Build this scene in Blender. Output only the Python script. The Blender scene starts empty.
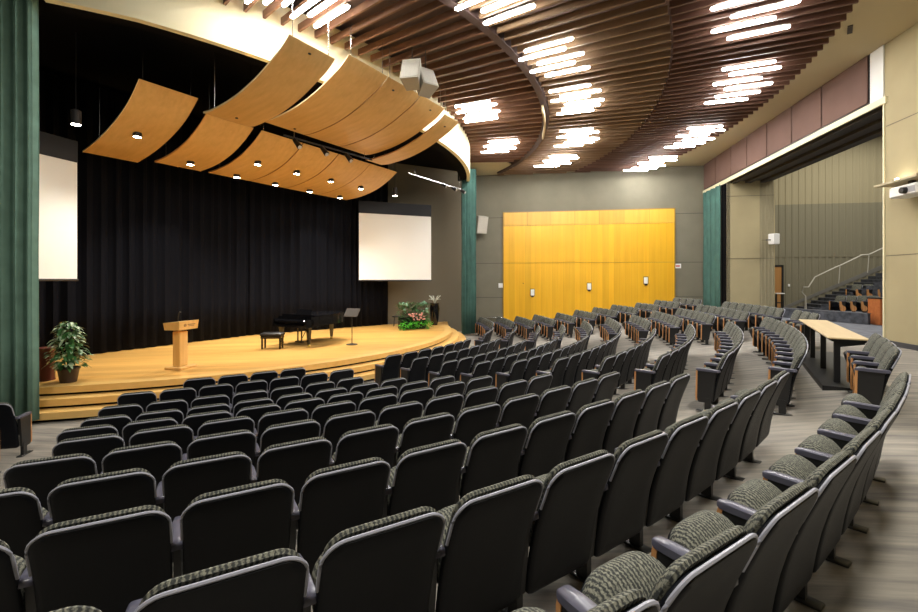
import bpy, math, random
from math import sin, cos, pi, radians as R, hypot, asin, atan2, sqrt
random.seed(7)
SC = bpy.context.scene
COL = SC.collection
E = 2.70            # eye height above the floor in front of the stage; heights below are given from eye level

# ------------------------------------------------------------------ camera, world, exposure
cd = bpy.data.cameras.new('camera'); cam = bpy.data.objects.new('camera', cd); COL.objects.link(cam)
cam.location = (0, 0, E); cam.rotation_euler = (pi/2, 0, 0)
cd.sensor_width = 36; cd.lens = 441/918*36; cd.shift_y = -26/918; cd.clip_end = 200; cd.clip_start = .02
SC.camera = cam
w = bpy.data.worlds.new('world'); SC.world = w; w.use_nodes = True
w.node_tree.nodes['Background'].inputs[0].default_value = (.9, .93, 1, 1)
w.node_tree.nodes['Background'].inputs[1].default_value = .05
SC.view_settings.view_transform = 'Standard'; SC.view_settings.look = 'None'
SC.view_settings.gamma = 1; SC.view_settings.use_curve_mapping = False
SC.view_settings.exposure = 1.0
LAMP = 38.0         # emission of the ceiling tubes

# ------------------------------------------------------------------ materials
MATS = {}
def mat(name, col, rough=.6, metal=0, noise=0, nscale=6, bump=0, bscale=60, emit=0, spec=.5, stretch=None):
    if name in MATS: return MATS[name]
    m = bpy.data.materials.new(name); m.use_nodes = True; nt = m.node_tree; N = nt.nodes; Lk = nt.links
    b = N['Principled BSDF']
    b.inputs['Base Color'].default_value = (*col, 1); b.inputs['Roughness'].default_value = rough
    b.inputs['Metallic'].default_value = metal; b.inputs['Specular IOR Level'].default_value = spec
    if emit:
        b.inputs['Emission Color'].default_value = (*col, 1); b.inputs['Emission Strength'].default_value = emit
    tc = N.new('ShaderNodeTexCoord'); mp = N.new('ShaderNodeMapping'); Lk.new(tc.outputs['Object'], mp.inputs[0])
    if stretch: mp.inputs['Scale'].default_value = stretch
    if noise:
        n = N.new('ShaderNodeTexNoise'); n.inputs['Scale'].default_value = nscale; n.inputs['Detail'].default_value = 5
        Lk.new(mp.outputs[0], n.inputs['Vector'])
        r = N.new('ShaderNodeValToRGB'); r.color_ramp.elements[0].position = .3; r.color_ramp.elements[1].position = .7
        r.color_ramp.elements[0].color = (*[c*(1-noise) for c in col], 1)
        r.color_ramp.elements[1].color = (*[min(1, c*(1+noise)) for c in col], 1)
        Lk.new(n.outputs['Fac'], r.inputs[0]); Lk.new(r.outputs[0], b.inputs['Base Color'])
    if bump:
        n2 = N.new('ShaderNodeTexNoise'); n2.inputs['Scale'].default_value = bscale; Lk.new(mp.outputs[0], n2.inputs['Vector'])
        bp = N.new('ShaderNodeBump'); bp.inputs['Strength'].default_value = bump; bp.inputs['Distance'].default_value = .01
        Lk.new(n2.outputs['Fac'], bp.inputs['Height']); Lk.new(bp.outputs[0], b.inputs['Normal'])
    MATS[name] = m; return m

def wood(name, c1, c2, rough=.35, along='z', grain=14, plank=0, plankaxis='x', var=.12, rot=0, coat=0):
    """grain running along one axis; plank>0 adds boards of that width across plankaxis, each with its own tone"""
    m = bpy.data.materials.new(name); m.use_nodes = True; nt = m.node_tree; N = nt.nodes; Lk = nt.links
    b = N['Principled BSDF']; b.inputs['Roughness'].default_value = rough; b.inputs['Coat Weight'].default_value = coat
    tc = N.new('ShaderNodeTexCoord'); mp = N.new('ShaderNodeMapping'); Lk.new(tc.outputs['Object'], mp.inputs[0])
    mp.inputs['Rotation'].default_value = (0, 0, rot)
    m2 = N.new('ShaderNodeMapping'); Lk.new(mp.outputs[0], m2.inputs[0])
    m2.inputs['Scale'].default_value = {'x': (.06, 1, 1), 'y': (1, .06, 1), 'z': (1, 1, .06)}[along]
    n = N.new('ShaderNodeTexNoise'); n.inputs['Scale'].default_value = grain; n.inputs['Detail'].default_value = 6
    Lk.new(m2.outputs[0], n.inputs['Vector'])
    r = N.new('ShaderNodeValToRGB'); r.color_ramp.elements[0].position = .3; r.color_ramp.elements[1].position = .7
    r.color_ramp.elements[0].color = (*c1, 1); r.color_ramp.elements[1].color = (*c2, 1)
    Lk.new(n.outputs['Fac'], r.inputs[0]); out = r.outputs[0]
    if plank:
        sp = N.new('ShaderNodeSeparateXYZ'); Lk.new(mp.outputs[0], sp.inputs[0])
        def mth(op, a, bb=None):
            q = N.new('ShaderNodeMath'); q.operation = op
            Lk.new(a, q.inputs[0])
            if bb is not None: q.inputs[1].default_value = bb
            return q.outputs[0]
        v = mth('DIVIDE', sp.outputs['XYZ'.index(plankaxis.upper())], plank)
        fl = mth('FLOOR', v); fr = mth('FRACT', v)
        wn = N.new('ShaderNodeTexWhiteNoise'); wn.noise_dimensions = '1D'; Lk.new(fl, wn.inputs['W'])
        q = mth('MULTIPLY', wn.outputs['Value'], 2*var); q = mth('ADD', q, 1-var)
        seam = mth('GREATER_THAN', fr, .035); seam = mth('MULTIPLY', seam, .22); seam = mth('ADD', seam, .78)
        mm = N.new('ShaderNodeMath'); mm.operation = 'MULTIPLY'; Lk.new(q, mm.inputs[0]); Lk.new(seam, mm.inputs[1])
        mx = N.new('ShaderNodeVectorMath'); mx.operation = 'SCALE'; Lk.new(out, mx.inputs[0]); Lk.new(mm.outputs[0], mx.inputs['Scale'])
        out = mx.outputs[0]
    Lk.new(out, b.inputs['Base Color']); MATS[name] = m; return m

def fabric_mat():
    m = bpy.data.materials.new('seat_fabric'); m.use_nodes = True; nt = m.node_tree; N = nt.nodes; Lk = nt.links
    b = N['Principled BSDF']; b.inputs['Roughness'].default_value = .9; b.inputs['Specular IOR Level'].default_value = .2
    tc = N.new('ShaderNodeTexCoord')
    wv = N.new('ShaderNodeTexWave'); wv.bands_direction = 'X'; wv.inputs['Scale'].default_value = 17; wv.inputs['Distortion'].default_value = 4
    wv.inputs['Detail'].default_value = 2; wv.inputs['Detail Scale'].default_value = 6
    n = N.new('ShaderNodeTexNoise'); n.inputs['Scale'].default_value = 95; n.inputs['Detail'].default_value = 3
    Lk.new(tc.outputs['Object'], wv.inputs[0]); Lk.new(tc.outputs['Object'], n.inputs['Vector'])
    mx = N.new('ShaderNodeMath'); mx.operation = 'MULTIPLY'; Lk.new(wv.outputs['Fac'], mx.inputs[0]); Lk.new(n.outputs['Fac'], mx.inputs[1])
    r = N.new('ShaderNodeValToRGB'); e = r.color_ramp.elements
    e[0].position = .08; e[0].color = (.038, .041, .040, 1); e[1].position = .6; e[1].color = (.25, .25, .20, 1)
    Lk.new(mx.outputs[0], r.inputs[0]); Lk.new(r.outputs[0], b.inputs['Base Color'])
    bp = N.new('ShaderNodeBump'); bp.inputs['Strength'].default_value = .4; bp.inputs['Distance'].default_value = .004
    Lk.new(n.outputs['Fac'], bp.inputs['Height']); Lk.new(bp.outputs[0], b.inputs['Normal'])
    MATS['fabric'] = m; return m

def carpet_mat():
    """grey-taupe carpet with streaks; the streaks run across the room in bands"""
    m = bpy.data.materials.new('carpet'); m.use_nodes = True; nt = m.node_tree; N = nt.nodes; Lk = nt.links
    b = N['Principled BSDF']; b.inputs['Roughness'].default_value = .95; b.inputs['Specular IOR Level'].default_value = .15
    tc = N.new('ShaderNodeTexCoord'); mp = N.new('ShaderNodeMapping'); Lk.new(tc.outputs['Object'], mp.inputs[0])
    mp.inputs['Rotation'].default_value = (0, 0, R(8)); 
    m2 = N.new('ShaderNodeMapping'); Lk.new(mp.outputs[0], m2.inputs[0]); m2.inputs['Scale'].default_value = (.35, 4.5, 1)
    n = N.new('ShaderNodeTexNoise'); n.inputs['Scale'].default_value = 2.0; n.inputs['Detail'].default_value = 6; n.inputs['Roughness'].default_value = .65
    Lk.new(m2.outputs[0], n.inputs['Vector'])
    r = N.new('ShaderNodeValToRGB'); e = r.color_ramp.elements
    e[0].position = .32; e[0].color = (.19, .18, .172, 1); e[1].position = .68; e[1].color = (.38, .35, .295, 1)
    Lk.new(n.outputs['Fac'], r.inputs[0]); Lk.new(r.outputs[0], b.inputs['Base Color'])
    MATS['carpet'] = m; return m

M_BLACK = mat('black_plastic', (.0032, .0042, .0075), .5, bump=.15, bscale=300, spec=.22)
M_RIMSHEEN = mat('edge_plastic_sheen', (.34, .35, .42), .35)  # plastic shell edge, lightened to carry the reflection of the lamps above
M_ARM = mat('arm_pad_plastic', (.085, .085, .12), .3)
M_STEEL = mat('black_steel', (.012, .012, .013), .4)
M_FAB = fabric_mat()
M_ARMWOOD = wood('arm_beech', (.50, .22, .075), (.66, .33, .13), .35, 'z', 20)
M_CARPET = carpet_mat()
M_BLUECARPET = mat('blue_grey_carpet', (.17, .18, .21), .95, noise=.25, nscale=3, spec=.15)
M_STEP = mat('stair_carpet', (.075, .08, .095), .95, noise=.5, nscale=5, spec=.15)
M_WALL = mat('grey_green_wall_fabric', (.195, .182, .135), .9, noise=.07, nscale=1.2, bump=.2, bscale=200, spec=.2)
M_TAN = mat('tan_wall', (.42, .36, .215), .85, noise=.05, nscale=1, spec=.2)
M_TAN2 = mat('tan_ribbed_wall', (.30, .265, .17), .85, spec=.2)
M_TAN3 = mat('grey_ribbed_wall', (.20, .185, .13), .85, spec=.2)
M_SOFFIT = mat('soffit_plaster', (.50, .43, .28), .8)
M_CREAM = mat('cream_plaster', (.86, .80, .55), .7)
M_WHITE = mat('white_paint', (.82, .82, .80), .5)
M_SOFFITDARK = mat('dark_soffit', (.045, .038, .033), .7)
M_VOID = mat('dark_plenum', (.10, .062, .052), .9)
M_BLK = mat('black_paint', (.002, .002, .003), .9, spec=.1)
M_VELVET = mat('black_velvet', (.0022, .0028, .006), .8, spec=.12)
M_GREEN = mat('green_velvet', (.16, .275, .22), .8, noise=.15, nscale=3, spec=.2)
M_GREEN2 = mat('teal_velvet', (.062, .14, .12), .8, noise=.15, nscale=3, spec=.2)
M_SCREEN = mat('projection_screen', (.93, .93, .90), .85)
M_MAPLE = wood('reflector_maple', (.62, .385, .135), (.72, .46, .185), .4, 'x', 9)
M_MAPLEDGE = mat('maple_edge', (.82, .70, .45), .5)
M_STAGE = wood('stage_boards', (.68, .365, .09), (.84, .49, .145), .28, 'x', 8, plank=.30, plankaxis='y', var=.13, rot=R(-12), coat=.1)
M_NOSE = wood('stage_nosing', (.74, .46, .14), (.84, .54, .19), .3, 'x', 8)
M_LECT = wood('lectern_maple', (.72, .42, .12), (.82, .52, .19), .35, 'z', 12)
M_YEL = wood('yellow_veneer', (.72, .375, .010), (.80, .44, .018), .4, 'z', 5, plank=.30, plankaxis='x', var=.07)
M_SLAT1 = wood('ceiling_slat_brown', (.14, .065, .035), (.21, .105, .058), .55, 'x', 3)
M_SLAT2 = wood('ceiling_slat_tan', (.20, .122, .066), (.27, .17, .095), .55, 'x', 3)
M_SLAT3 = wood('ceiling_slat_dark', (.10, .046, .03), (.155, .075, .05), .55, 'x', 3)
M_PANEL = mat('brown_panel_fabric', (.165, .10, .082), .9, noise=.05, nscale=2, spec=.2)
M_TUBE = mat('lamp_tube', (1, .97, .93), .5, emit=LAMP)
M_GLOW = mat('downlight_glow', (1, .93, .8), .5, emit=30)
M_CHROME = mat('steel', (.6, .6, .6), .25, metal=1)
M_PIANO = mat('piano_lacquer', (.004, .004, .005), .12, spec=.6)
M_LEATHER = mat('black_leather', (.008, .008, .009), .4)
M_IVORY = mat('piano_keys', (.8, .78, .7), .3)
M_LEAF = mat('leaf_green', (.035, .12, .03), .4, noise=.5, nscale=8)
M_LEAF2 = mat('leaf_pale', (.42, .55, .36), .45, noise=.2, nscale=20)
M_BRIGHTLEAF = mat('leaf_bright', (.08, .42, .03), .45, noise=.3, nscale=10)
M_PINK = mat('flower_pink', (.70, .34, .30), .6, noise=.3, nscale=20)
M_FLW = mat('flower_white', (.7, .75, .68), .6)
M_BLUEFL = mat('flower_pale_green', (.16, .32, .22), .6, noise=.3, nscale=10)
M_POT = mat('dark_pot', (.03, .015, .01), .4)
M_MAHOG = wood('mahogany', (.09, .018, .012), (.14, .03, .02), .35, 'z', 12)
M_SPK = mat('grey_speaker', (.42, .40, .34), .6, noise=.08, nscale=60)
M_TABLE = wood('table_maple', (.66, .50, .28), (.76, .60, .36), .35, 'y', 8)
M_ORANGE = wood('orange_cabinet', (.46, .13, .035), (.56, .19, .06), .35, 'x', 8)
M_RED = mat('sign_red', (.6, .12, .1), .5)
M_BROWN = wood('door_wood', (.35, .17, .05), (.45, .23, .08), .4, 'z', 8)

# ------------------------------------------------------------------ mesh helpers
class MB:
    def __init__(s): s.v = []; s.f = []
    def add(s, vs, fs):
        o = len(s.v); s.v += [tuple(p) for p in vs]; s.f += [tuple(i+o for i in f) for f in fs]; return s
    def box(s, x0, x1, y0, y1, z0, z1, rot=0, at=(0, 0, 0)):
        vs = [(x, y, z) for x in (x0, x1) for y in (y0, y1) for z in (z0, z1)]
        c, n = cos(rot), sin(rot)
        vs = [(at[0]+x*c-y*n, at[1]+x*n+y*c, at[2]+z) for x, y, z in vs]
        return s.add(vs, [(0, 1, 3, 2), (4, 6, 7, 5), (0, 4, 5, 1), (2, 3, 7, 6), (0, 2, 6, 4), (1, 5, 7, 3)])
    def bbox(s, cx, cy, cz, sx, sy, sz, b=.01, rot=0):
        """box with chamfered edges"""
        hx, hy, hz = sx/2, sy/2, sz/2; b = min(b, hx*.9, hy*.9, hz*.9)
        rings = []
        for z, i in ((-hz, b), (-hz+b, 0), (hz-b, 0), (hz, b)):
            X, Y = hx-i, hy-i
            q = [(X-b, -Y), (X, -Y+b), (X, Y-b), (X-b, Y), (-X+b, Y), (-X, Y-b), (-X, -Y+b), (-X+b, -Y)]
            rings.append([(cx+x*cos(rot)-y*sin(rot), cy+x*sin(rot)+y*cos(rot), cz+z) for x, y in q])
        return s.loft(rings, True, True)
    def loft(s, rings, cap0=True, cap1=True, closed=True):
        n = len(rings[0]); vs = [p for r in rings for p in r]; fs = []
        for k in range(len(rings)-1):
            for i in range(n if closed else n-1):
                j = (i+1) % n; fs.append((k*n+i, k*n+j, (k+1)*n+j, (k+1)*n+i))
        if cap0: fs.append(tuple(range(n))[::-1])
        if cap1: fs.append(tuple((len(rings)-1)*n+i for i in range(n)))
        return s.add(vs, fs)
    def tube(s, pts, r, n=8, cap=True):
        rings = []
        for k, p in enumerate(pts):
            a = pts[max(k-1, 0)]; b = pts[min(k+1, len(pts)-1)]
            d = [b[i]-a[i] for i in range(3)]; l = sqrt(sum(q*q for q in d)) or 1; d = [q/l for q in d]
            u = (0, 0, 1) if abs(d[2]) < .9 else (1, 0, 0)
            x = (d[1]*u[2]-d[2]*u[1], d[2]*u[0]-d[0]*u[2], d[0]*u[1]-d[1]*u[0]); l = sqrt(sum(q*q for q in x)); x = [q/l for q in x]
            y = (d[1]*x[2]-d[2]*x[1], d[2]*x[0]-d[0]*x[2], d[0]*x[1]-d[1]*x[0])
            rr = r[k] if isinstance(r, (list, tuple)) else r
            rings.append([tuple(p[i]+rr*(cos(2*pi*j/n)*x[i]+sin(2*pi*j/n)*y[i]) for i in range(3)) for j in range(n)])
        return s.loft(rings, cap, cap)
    def lathe(s, prof, cx=0, cy=0, n=20):
        rings = [[(cx+r*cos(2*pi*j/n), cy+r*sin(2*pi*j/n), z) for j in range(n)] for r, z in prof]
        return s.loft(rings, True, True)
    def prism(s, poly, z0, z1):
        return s.loft([[(x, y, z0) for x, y in poly], [(x, y, z1) for x, y in poly]])
    def sphere(s, c, r, n=10, m=6, sz=1):
        rings = [[(c[0]+r*sin(pi*k/m)*cos(2*pi*j/n), c[1]+r*sin(pi*k/m)*sin(2*pi*j/n), c[2]-r*sz*cos(pi*k/m)) for j in range(n)] for k in range(1, m)]
        return s.loft(rings)
    def mesh(s, name, smooth=False):
        me = bpy.data.meshes.new(name); me.from_pydata(s.v, [], s.f); me.update()
        if smooth:
            me.polygons.foreach_set('use_smooth', [True]*len(me.polygons))
        return me

def fix_normals(me):
    import bmesh
    b = bmesh.new(); b.from_mesh(me); bmesh.ops.recalc_face_normals(b, faces=b.faces); b.to_mesh(me); b.free()

def part(name, mb, m, parent=None, smooth=False, label=None, kind=None, loc=(0, 0, 0), rot=None):
    me = mb.mesh(name, smooth); fix_normals(me)
    if m: me.materials.append(m)
    if smooth:
        try: me.set_sharp_from_angle(angle=R(38))
        except Exception: pass
    o = bpy.data.objects.new(name, me); COL.objects.link(o); o.location = loc
    if rot: o.rotation_euler = rot
    if parent: o.parent = parent
    if label: o['label'] = label
    if kind: o['kind'] = kind
    return o
def struct(name, mb, m, **k):          # setting: vertices given from eye level
    o = part(name, mb, m, kind='structure', loc=(0, 0, E), **k); return o
def thing(name, label, cat, loc, rz=0, group=None):
    o = bpy.data.objects.new(name, None); COL.objects.link(o); o.empty_display_size = .2
    o.location = (loc[0], loc[1], loc[2]+E); o.rotation_euler = (0, 0, rz)
    o['label'] = label; o['category'] = cat
    if group: o['group'] = group
    return o
def single(name, mb, m, label, cat, loc=(0, 0, 0), rz=0, group=None, smooth=False):
    o = part(name, mb, m, smooth=smooth, loc=(loc[0], loc[1], loc[2]+E), rot=(0, 0, rz))
    o['label'] = label; o['category'] = cat
    if group: o['group'] = group
    return o

def pillow(outline, rings, prof=lambda x, z: 0):
    """outline(inset)-> list of (x,z); rings: list of (inset, y). Closed rounded slab, bent by prof."""
    mb = MB(); L = []
    for ins, y in rings:
        L.append([(x, y+prof(x, z), z) for x, z in outline(ins)])
    mb.loft(L, False, False)
    n, m = 6, 4; q = n+1; N = len(L[0])          # rows across the slab, from the top middle downwards
    pairs = [(n-k, q+k) for k in range(q)] + [(4*q+m+m-1-k, 2*q+k) for k in range(m)] + [(3*q+m+n-k, 2*q+m+k) for k in range(q)]
    for base in (0, (len(L)-1)*N):
        for (a, b), (c, d) in zip(pairs, pairs[1:]): mb.f.append((base+a, base+b, base+d, base+c))
    return mb
def rrect(x0, x1, z0, z1, rt, rb, n=6):
    def f(ins):
        X0, X1, Z0, Z1 = x0+ins, x1-ins, z0+ins, z1-ins
        a, b = max(rt-ins*.6, .004), max(rb-ins*.6, .004); P = []
        m = 5
        for (cx, cz, r, a0) in ((X1-a, Z1-a, a, 0), (X0+a, Z1-a, a, 90), (X0+b, Z0+b, b, 180), (X1-b, Z0+b, b, 270)):
            for k in range(n+1):
                t = R(a0+90*k/n); P.append((cx+r*cos(t), cz+r*sin(t)))
            # extra points down the straight sides so the sheet can bend
            if a0 == 90:
                for k in range(1, m): P.append((X0, (Z1-a)+((Z0+b)-(Z1-a))*k/m))
            if a0 == 270:
                for k in range(1, m): P.append((X1, (Z0+b)+((Z1-a)-(Z0+b))*k/m))
        return P
    return f

# ------------------------------------------------------------------ plan geometry (x right, y away from the camera)
CX, CY = -10.628, 18.854                 # common centre of stage front and seat rows
AXD = R(-33.2)
ax = (cos(AXD), sin(AXD)); lx = (-ax[1], ax[0])
def AL(a, l): return (CX+a*ax[0]+l*lx[0], CY+a*ax[1]+l*lx[1])
def P(r, deg): return (CX+r*cos(R(deg)), CY+r*sin(R(deg)))
WP, WD = (11.0, 11.4), (.163, .9866)     # right-hand wall: point and direction
WN = (.9866, -.163)                      # pointing out of the room through it
def W(t, off=0): return (WP[0]+WD[0]*t+WN[0]*off, WP[1]+WD[1]*t+WN[1]*off)
FD = (-.9866, .163)                      # direction of the far wall, from its right corner
FC = W(12.15)
def FW(t, off=0): return (FC[0]+FD[0]*t-WD[0]*off, FC[1]+FD[1]*t-WD[1]*off)   # off: towards the camera
FANG = atan2(-.163, .9866)
WANG = atan2(WD[1], WD[0])

ROWR = [20.92-.88*k for k in range(11)]
ROWZ = [-(h+.86) for h in (.829, .95, 1.072, 1.195, 1.320, 1.445, 1.585, 1.715, 1.795, 1.815, 1.842)]
KN = sorted([(r-.24, z) for r, z in zip(ROWR, ROWZ)])
KN = [(0, KN[0][1]), (12.0, KN[0][1])] + KN[1:] + [(21.2, -1.665), (60, -1.665)]
def floorz(r):
    for (a, za), (b, zb) in zip(KN, KN[1:]):
        if r <= b: return za+(zb-za)*(r-a)/(b-a)
    return KN[-1][1]

# ------------------------------------------------------------------ floor
mb = MB(); rs = [2, 6, 9]+[10.5+.22*i for i in range(50)]+[22, 24, 28, 34, 42]; th = [-125+3*i for i in range(68)]
vs = [(*P(r, t), floorz(r)) for r in rs for t in th]; n = len(th)
mb.add(vs, [(i*n+j, i*n+j+1, (i+1)*n+j+1, (i+1)*n+j) for i in range(len(rs)-1) for j in range(n-1)])
struct('floor', mb, M_CARPET, smooth=True)

# ------------------------------------------------------------------ walls
def wallbox(mb, p, q, z0, z1, th=.15, side=1):
    dx, dy = q[0]-p[0], q[1]-p[1]; l = hypot(dx, dy); nx, ny = -dy/l*th*side, dx/l*th*side
    mb.prism([p, q, (q[0]+nx, q[1]+ny), (p[0]+nx, p[1]+ny)], z0, z1); return mb
TOP = 7.2
def local_wall(name, p, q, z0, z1, m, th=.15, side=1, kind='structure'):
    """wall as an object with its own local x along the wall"""
    l = hypot(q[0]-p[0], q[1]-p[1]); a = atan2(q[1]-p[1], q[0]-p[0])
    mb = MB().box(0, l, 0 if side > 0 else -th, th if side > 0 else 0, z0, z1)
    o = part(name, mb, m, loc=(p[0], p[1], E), rot=(0, 0, a)); o['kind'] = kind; return o
local_wall('wall_far', FW(13.2), FW(0), -3, TOP, M_WALL)
# right wall: solid near piece, header over the opening, far piece
local_wall('wall_right', W(-16), W(0), -2.2, TOP, M_TAN, side=-1)
hd = MB().box(0, 9.35, -2.0, 0, 4.62, TOP)
o = part('wall_right_header', hd, M_SOFFIT, loc=(*W(0), E), rot=(0, 0, WANG), kind='structure')
sf = MB().box(0, 9.35, -2.0, -.02, 4.60, 4.618)
for yy in (-.28, -.9, -1.55): sf.box(0, 9.35, yy-.12, yy+.12, 4.50, 4.60)
part('trim_1', sf, M_SOFFITDARK, loc=(*W(0), E), rot=(0, 0, WANG), kind='structure')
local_wall('wall_right_corner', W(9.35), W(12.2), -3, TOP, M_WALL, side=-1)
part('trim_2', MB().box(-.1, 12.15, -.0, .05, 4.55, 4.72), M_CREAM, loc=(*W(0), E), rot=(0, 0, WANG), kind='structure')
part('trim_3', MB().box(-.0, .45, .0, .03, 4.72, 6.2), M_WHITE, loc=(*W(0), E), rot=(0, 0, WANG), kind='structure')
part('trim_4', MB().box(-.02, .02, -.0, .03, -1.65, 4.55), M_CREAM, loc=(*W(0), E), rot=(0, 0, WANG), kind='structure')
part('baseboard_right', MB().box(-16, 0, .0, .03, -1.70, -1.54), mat('grey_base', (.06, .06, .065), .5), loc=(*W(0), E), rot=(0, 0, WANG), kind='structure')
for z, nm in ((.62, 'trim_5'), (3.95, 'trim_6')):
    part(nm, MB().box(-16, -.06, .0, .006, z-.01, z+.01), mat('seam', (.16, .14, .09), .8), loc=(*W(0), E), rot=(0, 0, WANG), kind='structure')
# far jamb of the opening: smooth pier and a ribbed return
JL = W(9.35)
def JP(x, y=0): return (JL[0]+WN[0]*x-WD[0]*y, JL[1]+WN[1]*x-WD[1]*y)
part('wall_jamb', MB().box(0, 1.4, 0, .25, -3, 4.62), M_TAN, loc=(*JL, E), rot=(0, 0, FANG), kind='structure')
def ribs(x0, x1, pitch, d, z0, z1, y=0):
    mb = MB(); x = x0; prof = []
    while x < x1-1e-6:
        prof += [(x, 0), (x+pitch*.45, 0), (x+pitch*.55, -d), (x+pitch*.9, -d)]; x += pitch
    prof.append((x1, 0)); pts = [(a, y+b) for a, b in prof]; n = len(pts)
    mb.add([(a, b, z0) for a, b in pts]+[(a, b, z1) for a, b in pts], [(i, i+1, n+i+1, n+i) for i in range(n-1)])
    mb.box(x0, x1, y+.02, y+.15, z0, z1); return mb
part('wall_jamb_ribbed', ribs(1.4, 2.0, .15, .012, -3, 4.62), M_TAN2, loc=(*JL, E), rot=(0, 0, FANG), kind='structure')
part('wall_jamb_return', MB().box(1.93, 2.05, .02, 5.6, -3, 9), M_TAN, loc=(*JL, E), rot=(0, 0, FANG), kind='structure')
part('trim_7', MB().box(0, 2.0, -.018, 0, .99, 1.01), MATS['seam'], loc=(*JL, E), rot=(0, 0, FANG), kind='structure')
part('trim_16', MB().box(0, 2.0, -.018, 0, 3.9, 3.92), MATS['seam'], loc=(*JL, E), rot=(0, 0, FANG), kind='structure')
# side room beyond the opening
SY = 5.5
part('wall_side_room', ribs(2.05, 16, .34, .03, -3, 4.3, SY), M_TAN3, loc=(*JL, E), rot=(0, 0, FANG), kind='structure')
part('wall_side_room_upper', ribs(2.05, 16, .34, .03, 4.3, 9, SY), M_TAN2, loc=(*JL, E), rot=(0, 0, FANG), kind='structure')
part('trim_8', MB().box(2.05, 16, SY-.033, SY-.025, 1.28, 1.32), MATS['seam'], loc=(*JL, E), rot=(0, 0, FANG), kind='structure')
part('wall_side_room_end', MB().box(16, 16.2, -14, 5.6, -3, 9), M_TAN, loc=(*JL, E), rot=(0, 0, FANG), kind='structure')
part('wall_side_room_near', MB().box(0, 16.2, -12, -11.8, -3, 9), M_TAN, loc=(*JL, E), rot=(0, 0, FANG), kind='structure')
# blue-grey carpet of the side room and rear landing
part('floor_side_room', MB().add([(*W(-2.5, .05), -1.655), (*W(-2.5, 16), -1.655), (*W(15, 16), -1.655), (*W(15, 2.3), -1.655), (*W(9.1, 2.3), -1.655), (*W(9.1, .05), -1.655)], [(0, 1, 2, 3, 4, 5)]), M_BLUECARPET, kind='structure', loc=(0, 0, E))
part('ceiling_side_room', MB().box(1.95, 16.2, -12, 5.6, 8.8, 8.9).box(1.9, 2.05, -12, 0, 6, 8.9), M_SOFFITDARK, loc=(*JL, E), rot=(0, 0, FANG), kind='structure')
# near side, back of house, stage box
struct('wall_near', wallbox(MB(), (-13.0, 7.2), (-4.0, -6.7), -3, TOP, side=-1), M_WALL)
struct('wall_rear', wallbox(MB(), (-4.0, -6.7), W(-16), -3, TOP, side=-1), M_WALL)
struct('wall_stage_near', wallbox(MB(), (-13.0, 7.2), (-9.9, 7.35), -3, TOP), M_WALL)
struct('wall_stage_left', wallbox(MB(), (-13.0, 7.2), (-16, 10), -3, TOP), M_BLK)
struct('wall_stage_back', wallbox(wallbox(MB(), (-16, 10), (-9.0, 19.3), -3, TOP), (-9.0, 19.3), (-3.75, 22.9), -3, TOP), M_BLK)
struct('wall_stage_right', wallbox(MB(), (-3.9, 21.25), (.75, 23.75), -3, TOP), mat('stage_wall', (.17, .15, .11), .9, spec=.2))
struct('wall_stage_return', wallbox(MB(), (.75, 23.75), (FW(12.6)), -3, TOP), M_WALL)
# seams on the far wall
for i, (z, t0, t1) in enumerate(((3.55, 0, 1.4), (.95, 0, 1.4), (-.9, 0, 1.4), (3.55, 10.6, 12.6), (.95, 10.6, 12.6), (-1.0, 10.6, 12.6))):
    p = FW(t1)
    part('trim_%d' % (9+i), MB().box(0, t1-t0, -.008, 0, z-.012, z+.012), mat('wall_seam', (.05, .05, .04), .9), loc=(*p, E), rot=(0, 0, FANG), kind='structure')

# ------------------------------------------------------------------ ceiling
ZC = 5.92
FX, FY = CX-3*ax[0], CY-3*ax[1]
def polar_strip(r0, r1, t0, t1, z, m=1.5, th=.05):
    mb = MB(); k = int((t1-t0)/m)+1; A = [t0+(t1-t0)*i/k for i in range(k+1)]
    return mb.loft([[(*P(r0, a), z), (*P(r1, a), z), (*P(r1, a), z+th), (*P(r0, a), z+th)] for a in A])
ceil = struct('ceiling', MB().add([(-20, -9, 6.75), (*W(-20.5), 6.75), (*W(16), 6.75), (-20, 27, 6.75)], [(0, 1, 2, 3)]), M_VOID)
def rwall(t):
    d = (cos(R(t)), sin(R(t))); dn = d[0]*WN[0]+d[1]*WN[1]
    q = ((WP[0]-CX)*WN[0]+(WP[1]-CY)*WN[1])/dn if dn > .05 else 40
    return max(21.6, min(q+.05, 34))
A_ = [-100+1.5*i for i in range(94)]
struct('ceiling_perimeter', MB().loft([[(*P(21.2, a), 6.08), (*P(rwall(a), a), 6.08), (*P(rwall(a), a), 6.13), (*P(21.2, a), 6.13)] for a in A_]), M_SOFFIT)
mb = MB().prism([FW(13.2), FW(6.6), FW(6.6, .25), FW(9.2, .4), FW(10.5, 3.0), FW(13.2, 3.0)], 6.0, 6.06)
struct('ceiling_corner', mb, mat('soffit_light', (.66, .60, .42), .8))
struct('ceiling_stage', MB().add([(-17, 6, 5.75), (-9, 6, 5.75)]+[(FX+13.3*cos(R(t)), FY+13.3*sin(R(t)), 5.75) for t in range(-66, 5, 5)]+[(1, 24, 5.75), (-17, 24, 5.75)], [tuple(range(19))]), M_BLK)
SX, SYY = -20.0, 23.5
def circ(d, r):
    ex, ey = SX-CX, SYY-CY; b = ex*d[0]+ey*d[1]; c = ex*ex+ey*ey-r*r; D = b*b-c
    return -b+sqrt(D) if D > 0 else None
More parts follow.
